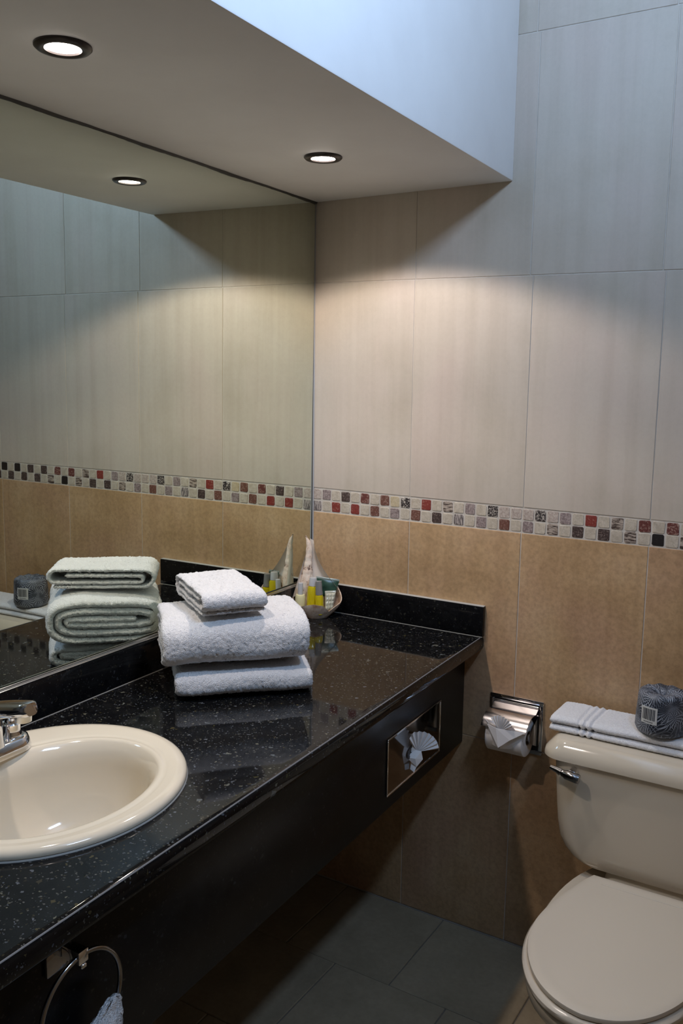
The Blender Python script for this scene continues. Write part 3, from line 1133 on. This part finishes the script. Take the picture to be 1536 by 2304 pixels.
mesh('hinge_rod', *tube([(HX0 + .013, -.0085, HZ1 - .017), (HX1 - .013, -.0085, HZ1 - .017)], .0030), CHROME, ho)
for x0, x1 in ((HX0 + .0145, HX0 + .0185), (HX1 - .0175, HX1 - .0135)):
    pr_ = [(x0, -.0030, .600), (x0, -.0030, .690), (x0, -.045, .668), (x0, -.066, .650), (x0, -.066, .634), (x0, -.045, .620)]
    pr2 = [(x1, y, z) for _, y, z in pr_]
    mesh('roll_arm', *loft([pr_, pr2], cap0=True, cap1=True), CHROME_DARK, ho, smooth=False)
mesh('spindle', *tube([(HX0 + .0190, -.050, .640), (HX1 - .0180, -.050, .640)], .0100, 16), CHROME, ho)
# paper roll hanging on the spindle
ro = thing('toilet_paper_roll', ((HX0 + HX1) / 2, -.050, .590), 'white toilet paper roll in the chrome holder with its end folded into a fan', 'toilet paper')
x0, x1 = HX0 + .024, HX1 - .024
RR = .050
rings = []
for x, r_ in ((x0, .020), (x0, RR - .003), (x0 + .002, RR), (x1 - .002, RR), (x1, RR - .003), (x1, .020)):
    rings.append([(x, -.050 + r_ * math.cos(a), .640 + r_ * math.sin(a) - .002) for a in np.linspace(0, 2 * np.pi, 48, endpoint=False)])
rings.append(rings[0])
mesh('paper_roll', *loft(rings), PAPER, ro)
core = [[(x, -.050 + r_ * math.cos(a), .638 + r_ * math.sin(a)) for a in np.linspace(0, 2 * np.pi, 24, endpoint=False)] for x, r_ in ((x0 + .001, .0195), (x1 - .001, .0195), (x1 - .001, .0175), (x0 + .001, .0175))]
mesh('cardboard_core', *loft(core + [core[0]]), plain('cardboard', (.35, .25, .16), .9), ro)
fc = np.array((.676, -.113, .667))
v_, f_ = fan(fc, (1, 0, 0), (0, 0, 1), (0, -1, 0), .044, R(100), 9, .0032, PAPER, 'fan', ro, R(10))
mesh('paper_fan', v_, f_, PAPER, ro, smooth=False)
folded([(.628, -.100, .686), (.642, -.112, .682), (.676, -.121, .624), (.666, -.112, .622)], [(0, 1, 2), (0, 2, 3)], (0, .0012, 0), 'paper_edge', ro)
folded([(.640, -.115, .680), (.668, -.122, .676), (.742, -.108, .674), (.706, -.118, .650), (.676, -.122, .624)], [(0, 1, 4), (1, 3, 4), (1, 2, 3)], (0, .0012, 0), 'paper_fold', ro)
folded([(.628, -.099, .686), (.664, -.116, .676), (.744, -.104, .674), (.735, -.098, .650), (.731, -.084, .620), (.627, -.086, .620), (.676, -.108, .616)],
       [(0, 1, 6), (1, 2, 3), (1, 3, 6), (0, 6, 5), (3, 4, 6)], (0, .0010, 0), 'paper_sheet', ro)

# ------------------------------------------------------------------ toilet
TX = 1.085
toi = thing('toilet', (TX, -.42, 0), 'bone coloured two piece toilet against the tan tiled wall', 'toilet')


def rrect(cx, cy, hx, hy, r_, z, n=8):
    out = []
    for sx, sy, a0 in ((1, 1, 0), (-1, 1, 90), (-1, -1, 180), (1, -1, 270)):
        for a in np.linspace(R(a0), R(a0 + 90), n):
            out.append((cx + sx * (hx - r_) + r_ * math.cos(a), cy + sy * (hy - r_) + r_ * math.sin(a), z))
    return np.array(out)


# tank with strongly rounded lower corners
tk = []
for z, hx, hy in ((.402, .100, .050), (.4025, .118, .062), (.404, .138, .074), (.409, .160, .081), (.417, .178, .085), (.428, .193, .0875), (.445, .208, .089), (.470, .220, .0905), (.51, .2265, .092), (.56, .2305, .094), (.62, .2345, .0955), (.664, .237, .097), (.671, .237, .097)):
    tk.append(rrect(TX, -.114, hx, hy, min(.040, hy * .6), z))
mesh('tank', *loft(tk, cap0=True, cap1=True), TOILET, toi)
ld_ = []
for z, hx, hy, r_ in ((.6713, .256, .100, .042), (.6716, .2625, .1065, .048), (.6735, .2655, .1093, .050), (.6800, .2652, .1092, .050), (.6900, .2625, .1075, .048), (.6985, .2555, .1030, .044), (.7075, .2475, .0965, .040), (.7135, .2415, .0915, .036), (.7165, .2340, .0860, .032), (.7175, .2250, .0790, .028)):
    ld_.append(rrect(TX, -.112, hx, hy, r_, z, 10))
mesh('tank_lid', *loft(ld_, cap0=True, cap1=True), TOILET, toi)
# flush lever on the left front
lv = mesh('flush_lever', *join(tube([(.905, -.2105, .652), (.905, -.2320, .652)], .0100, 16),
                               tube([(.852, -.2330, .6585), (.853, -.2330, .6580), (.870, -.2340, .6545), (.880, -.2345, .6515), (.8815, -.2345, .6512)], [.003, .0055, .0075, .0095, .006], 16)), CHROME, toi)
mesh('lever_grip', *tube([(.8820, -.2345, .6510), (.8825, -.2345, .6508), (.888, -.2350, .6500), (.893, -.2360, .6490), (.920, -.2370, .6455), (.925, -.2370, .6450), (.9255, -.2370, .6450)], [.006, .0085, .0088, .0112, .0120, .0112, .008], 20), CHROME_DARK, lv)

HWY = [(-.225, .116), (-.240, .124), (-.290, .139), (-.350, .156), (-.420, .170), (-.480, .1745), (-.540, .167), (-.590, .151), (-.640, .124), (-.675, .094), (-.700, .058), (-.712, .025), (-.7135, .0)]


def oval(z, grow=0., back=-.225, cx=TX, k=1., front=0.):
    """seat outline: straight back edge, elongated front"""
    ys = np.array([p[0] for p in HWY])
    ws = np.array([p[1] for p in HWY])
    # dense resample by arc length
    d = np.r_[0, np.cumsum(np.hypot(np.diff(ys), np.diff(ws)))]
    s = np.linspace(0, d[-1], 40)
    yy, ww = np.interp(s, d, ys), np.interp(s, d, ws)
    for _ in range(3):
        yy[1:-1] = (yy[:-2] + 2 * yy[1:-1] + yy[2:]) / 4
        ww[1:-1] = (ww[:-2] + 2 * ww[1:-1] + ww[2:]) / 4
    y0 = -.46
    yy = y0 + (yy - y0) * (1 + grow / .25) * k
    yy = np.minimum(yy, back)
    ww = np.maximum(ww * k + grow * np.clip(ww / .05, 0, 1), 0)
    L = np.stack([cx - ww, yy, np.full(40, z)], 1)
    Rr = np.stack([cx + ww, yy, np.full(40, z)], 1)[::-1]
    return np.concatenate([L, Rr[1:]])


seat_lid = [oval(.4005, -.006), oval(.4015, -.001), oval(.406, .0), oval(.4105, -.001), oval(.4125, -.006), oval(.4132, -.016), oval(.4120, -.024), oval(.4116, -.034), oval(.4116, -.09)]
mesh('seat_lid', *loft(seat_lid, cap0=True, cap1=True), SEAT, toi)
mesh('hinge_ridge', *tube([(TX - .088, -.2580, .4112), (TX + .092, -.2580, .4112)], .0022, 10), SEAT, toi)
for s in (-1, 1):
    mesh('hinge', *box(TX + s * .070 - .016, TX + s * .070 + .016, -.247, -.2215, .3815, .4000, .003, 2), SEAT, toi)
# seat ring beneath, slightly larger, open in the middle
st = [oval(.3800, .002), oval(.3805, .006), oval(.386, .0090), oval(.393, .0085), oval(.3975, .0045), oval(.3985, -.004), oval(.397, -.045, -.262), oval(.390, -.053, -.270), oval(.381, -.052, -.270), oval(.3800, -.046, -.262), oval(.3800, .002)]
mesh('seat', *loft(st), SEAT, toi)
# bowl: pedestal foot to rim
bw = []


def bowl_ring(z, hw, yb, yf, pw=2.2, n=56):
    cy, hy = (yb + yf) / 2, (yb - yf) / 2
    out = []
    for t in np.linspace(0, 2 * np.pi, n, endpoint=False):
        out.append((TX + hw * spow(np.cos(t), 2 / pw), cy + hy * spow(np.sin(t), 2 / pw), z))
    return out


for z, hw, yb, yf, pw in ((.001, .118, -.115, -.560, 2.6), (.012, .120, -.112, -.565, 2.6), (.03, .112, -.115, -.555, 2.6), (.09, .098, -.120, -.535, 2.5), (.16, .100, -.110, -.545, 2.4), (.22, .124, -.090, -.590, 2.3),
                          (.275, .155, -.060, -.645, 2.3), (.32, .176, -.040, -.685, 2.3), (.345, .1860, -.035, -.708, 2.25), (.362, .1885, -.035, -.7135, 2.25), (.373, .1875, -.036, -.712, 2.25), (.3785, .1830, -.040, -.706, 2.25), (.3795, .175, -.05, -.695, 2.25)):
    bw.append(bowl_ring(z, hw, yb, yf, pw))
# inner bowl
for z, hw, yb, yf in ((.3785, .150, -.262, -.655), (.36, .140, -.27, -.64), (.30, .12, -.29, -.60), (.24, .08, -.33, -.54), (.20, .03, -.39, -.47)):
    bw.append(bowl_ring(z, hw, yb, yf, 2.2))
mesh('bowl', *loft(bw, cap0=True, cap1=True), TOILET, toi)
mesh('tank_saddle', *loft([rrect(TX, -.115, .105, .075, .03, .3800), rrect(TX, -.115, .100, .068, .03, .4015)], cap0=True, cap1=True), TOILET, toi)

# ------------------------------------------------------------------ towel on the tank lid
ft_, bk = -.1590, -.034
zt0 = 0.0
pth = [(bk, .0055), (ft_ + .012, .0055)]
pth = [(bk + .004, .0050), (ft_ + .010, .0050), (ft_ + .001, .0085), (ft_ + .010, .0135), (bk - .012, .0135), (bk - .004, .0185), (bk - .012, .0225), (ft_ + .014, .0225), (ft_ + .0035, .0290), (ft_ + .014, .0350), (bk + .004, .0345)]
RIDGE = [.895, .9115, .928]


def band(s):
    k = 1.
    for r_ in RIDGE:
        k *= 1 - .72 * math.exp(-((s - r_) / .0036) ** 2)
    for r_ in (.9032, .9198):
        k *= 1 + .32 * math.exp(-((s - r_) / .0045) ** 2)
    return k


def tank_place(Q):
    # back to front widths, left end slightly slumped
    z = Q[:, 2] * (1 - .05 * np.exp(-((Q[:, 0] - .82) / .015) ** 2))
    return np.c_[Q[:, 0], Q[:, 1], z + .7178]


v_, f_ = cloth(pth, .0093, .822, 1.345, tank_place, 0, 77, ds=.0022, amp=.0011, fuzz=.0004, mod=band)
t = mesh('folded_hand_towel', v_, f_, TERRY2, loc=(TX, -.10, .7175), angle=0)
tag(t, 'flat folded white hand towel with woven ridges on the toilet tank', 'towel')

# ------------------------------------------------------------------ wrapped spare roll
WRAP = M('navy_fern_print_paper').set(rough=.45)
tc = WRAP.n('ShaderNodeTexCoord')


def fern(scale, freq, seed, width):
    mp = WRAP.n('ShaderNodeMapping')
    mp.inputs['Location'].default_value = (seed, seed * 1.7, 0)
    WRAP.l(tc.outputs['UV'], mp.inputs['Vector'])
    vo = WRAP.n('ShaderNodeTexVoronoi', voronoi_dimensions='2D')
    vo.inputs['Scale'].default_value = scale
    WRAP.l(mp.outputs[0], vo.inputs['Vector'])
    sub = WRAP.n('ShaderNodeVectorMath', operation='SUBTRACT')
    WRAP.l(mp.outputs[0], sub.inputs[0])
    WRAP.l(vo.outputs['Position'], sub.inputs[1])
    sp_ = WRAP.n('ShaderNodeSeparateXYZ')
    WRAP.l(sub.outputs[0], sp_.inputs[0])
    ang = WRAP.math('ARCTAN2', sp_.outputs[1], sp_.outputs[0])
    rad = WRAP.math('MULTIPLY', vo.outputs['Distance'], 9.0)
    s_ = WRAP.math('SINE', WRAP.math('MULTIPLY_ADD', ang, freq, rad))
    return WRAP.math('GREATER_THAN', s_, width), vo.outputs['Distance']


f1_, d1_ = fern(7.5, 21, .3, .55)
f2_, d2_ = fern(5.2, 27, 4.1, .74)
_c = WRAP.mix(f1_, (.006, .010, .020), (.25, .285, .34))
_c = WRAP.mix(WRAP.math('MULTIPLY', f2_, .8), _c, (.42, .45, .52))
_c = WRAP.mix(WRAP.ramp(WRAP.noise(9, 2, .5, tc.outputs['UV']), [(.48, (0, 0, 0)), (.62, (.75, .75, .75))]), _c, (.012, .018, .030))
WRAP.col(_c)
WRAP.bump(WRAP.noise(40, 4, .6, tc.outputs['UV']), .5, .004)
WRAP = WRAP.m
RX, RY, RZ = 1.078, -.114, .7578
rollo = thing('wrapped_toilet_roll', (RX, RY, RZ), 'spare toilet roll in navy fern print paper on the tank towel', 'toilet paper')
prof = [(.020, .001), (.046, .0008), (.0545, .005), (.0590, .015), (.0588, .03), (.0582, .05), (.0568, .075), (.0560, .090), (.0535, .098), (.045, .1020), (.030, .1005), (.018, .0965), (.012, .0900), (.004, .0870)]
n = 64
vs, uvs = [], []
acc = 0
rg = np.random.default_rng(5)
for k, (r_, z) in enumerate(prof):
    if k:
        acc += math.hypot(r_ - prof[k - 1][0], z - prof[k - 1][1])
    for i in range(n + 1):
        a = 2 * np.pi * i / n
        wr = 1 + .010 * math.sin(7 * a + k) * (1 if k not in (0,) else 0) + (.05 * math.sin(11 * a + k * 1.3) if k > 9 else .006 * math.sin(13 * a))
        vs.append((RX + r_ * wr * math.cos(a), RY + r_ * wr * math.sin(a), RZ + z + (.0020 * math.sin(9 * a + k) if k > 8 else 0)))
        uvs.append((i / n * .36 * 1.0, acc))
fs = []
for k in range(len(prof) - 1):
    for i in range(n):
        fs.append((k * (n + 1) + i, k * (n + 1) + i + 1, (k + 1) * (n + 1) + i + 1, (k + 1) * (n + 1) + i))
fs.append(tuple(range(n))[::-1])
mesh('printed_wrapper', vs, fs, WRAP, rollo, uv=np.array(uvs) * 3.4, angle=60)


def patch(a0, a1, z0, z1, r_, tk_):
    rings = []
    for z in np.linspace(z0, z1, 2):
        ra = [(RX + r_ * math.cos(a), RY + r_ * math.sin(a), RZ + z) for a in np.linspace(a0, a1, max(2, int(abs(a1 - a0) / .06) + 1))]
        rings.append(ra)
    n_ = len(rings[0])
    rb = [[(RX + (r_ - tk_) * math.cos(a), RY + (r_ - tk_) * math.sin(a), RZ + z) for a in np.linspace(a0, a1, n_)] for z in (z0, z1)]
    return loft([rings[0], rings[1], rb[1], rb[0], rings[0]], close=False)


AC = R(-108)
lab = mesh('barcode_label', *patch(AC - .34, AC + .34, .034, .074, .0598, .0014), plain('white_label', (.55, .56, .55), .5), rollo, smooth=False)
bars = []
a = AC - .27
rb = random.Random(4)
while a < AC + .26:
    wdt = rb.choice((.012, .012, .024, .034))
    bars.append(patch(a, min(a + wdt, AC + .27), .0435, .0705, .0601, .0003))
    a += wdt + rb.choice((.012, .016, .026))
for k in range(8):
    bars.append(patch(AC - .20 + k * .05, AC - .175 + k * .05, .0372, .0398, .0601, .0003))
mesh('barcode', *join(*bars), plain('barcode_ink', (.02, .022, .03), .6), lab, smooth=False)

# ------------------------------------------------------------------ towel ring under the counter edge
RU, RV, RZC, RRAD = .5600, -1.478, .730, .0725
tr = thing('towel_ring', V(.5226, RV, .80), 'chrome towel ring on the black apron below the sink', 'towel ring')
pts = [V(RU, RV + RRAD * math.cos(a), RZC + RRAD * math.sin(a)) for a in np.linspace(0, 2 * np.pi, 64, endpoint=False)]
mesh('ring', *tube(pts, .0036, 12, closed=True), CHROME_DARK, tr)
mesh('mount_plate', *vmap(box(.5229, .5310, RV - .034, RV + .012, .775, .822, .003, 2)), CHROME_DARK, tr)
mesh('mount_post', *vmap(box(.5312, .5660, RV - .009, RV + .009, .793, .8125, .002, 2)), CHROME, tr)
mesh('ring_clasp', *vmap(box(.5545, .5670, RV - .005, RV + .005, .786, .7925, .0015)), CHROME, tr)
# hand towel pulled through the ring
pts_l = []
rows = []
for k in np.linspace(0, 1, 46):
    z = .7060 - .30 * k
    hw = .013 + .036 * min(1, k * 6.0) ** .8 + .014 * k
    cv = -1.4265 - .038 * min(1, k * 6.0)
    row = []
    for a in np.linspace(0, 2 * np.pi, 64, endpoint=False):
        fold = 1 + .16 * math.sin(5 * a + 4 * k) * min(1, k * 3)
        tk2 = (.010 + .012 * min(1, k * 3)) * fold
        row.append(V(.5655 + tk2 * math.sin(a) * (.55 if k < .05 else 1), cv + hw * spow(np.cos(a), .8), z + .0))
    rows.append(row)
rows.insert(0, [np.mean(rows[0], 0) + (np.array(p) - np.mean(rows[0], 0)) * .45 + np.array((0, 0, .004)) for p in rows[0]])
v_, f_ = loft(rows, cap0=True, cap1=True)
v_ = v_ + np.random.default_rng(9).normal(size=v_.shape) * .0009
t = mesh('hanging_hand_towel', v_, f_, TERRY, loc=V(.5655, -1.45, .41), angle=0)
tag(t, 'white hand towel hanging from the chrome ring under the counter', 'towel')
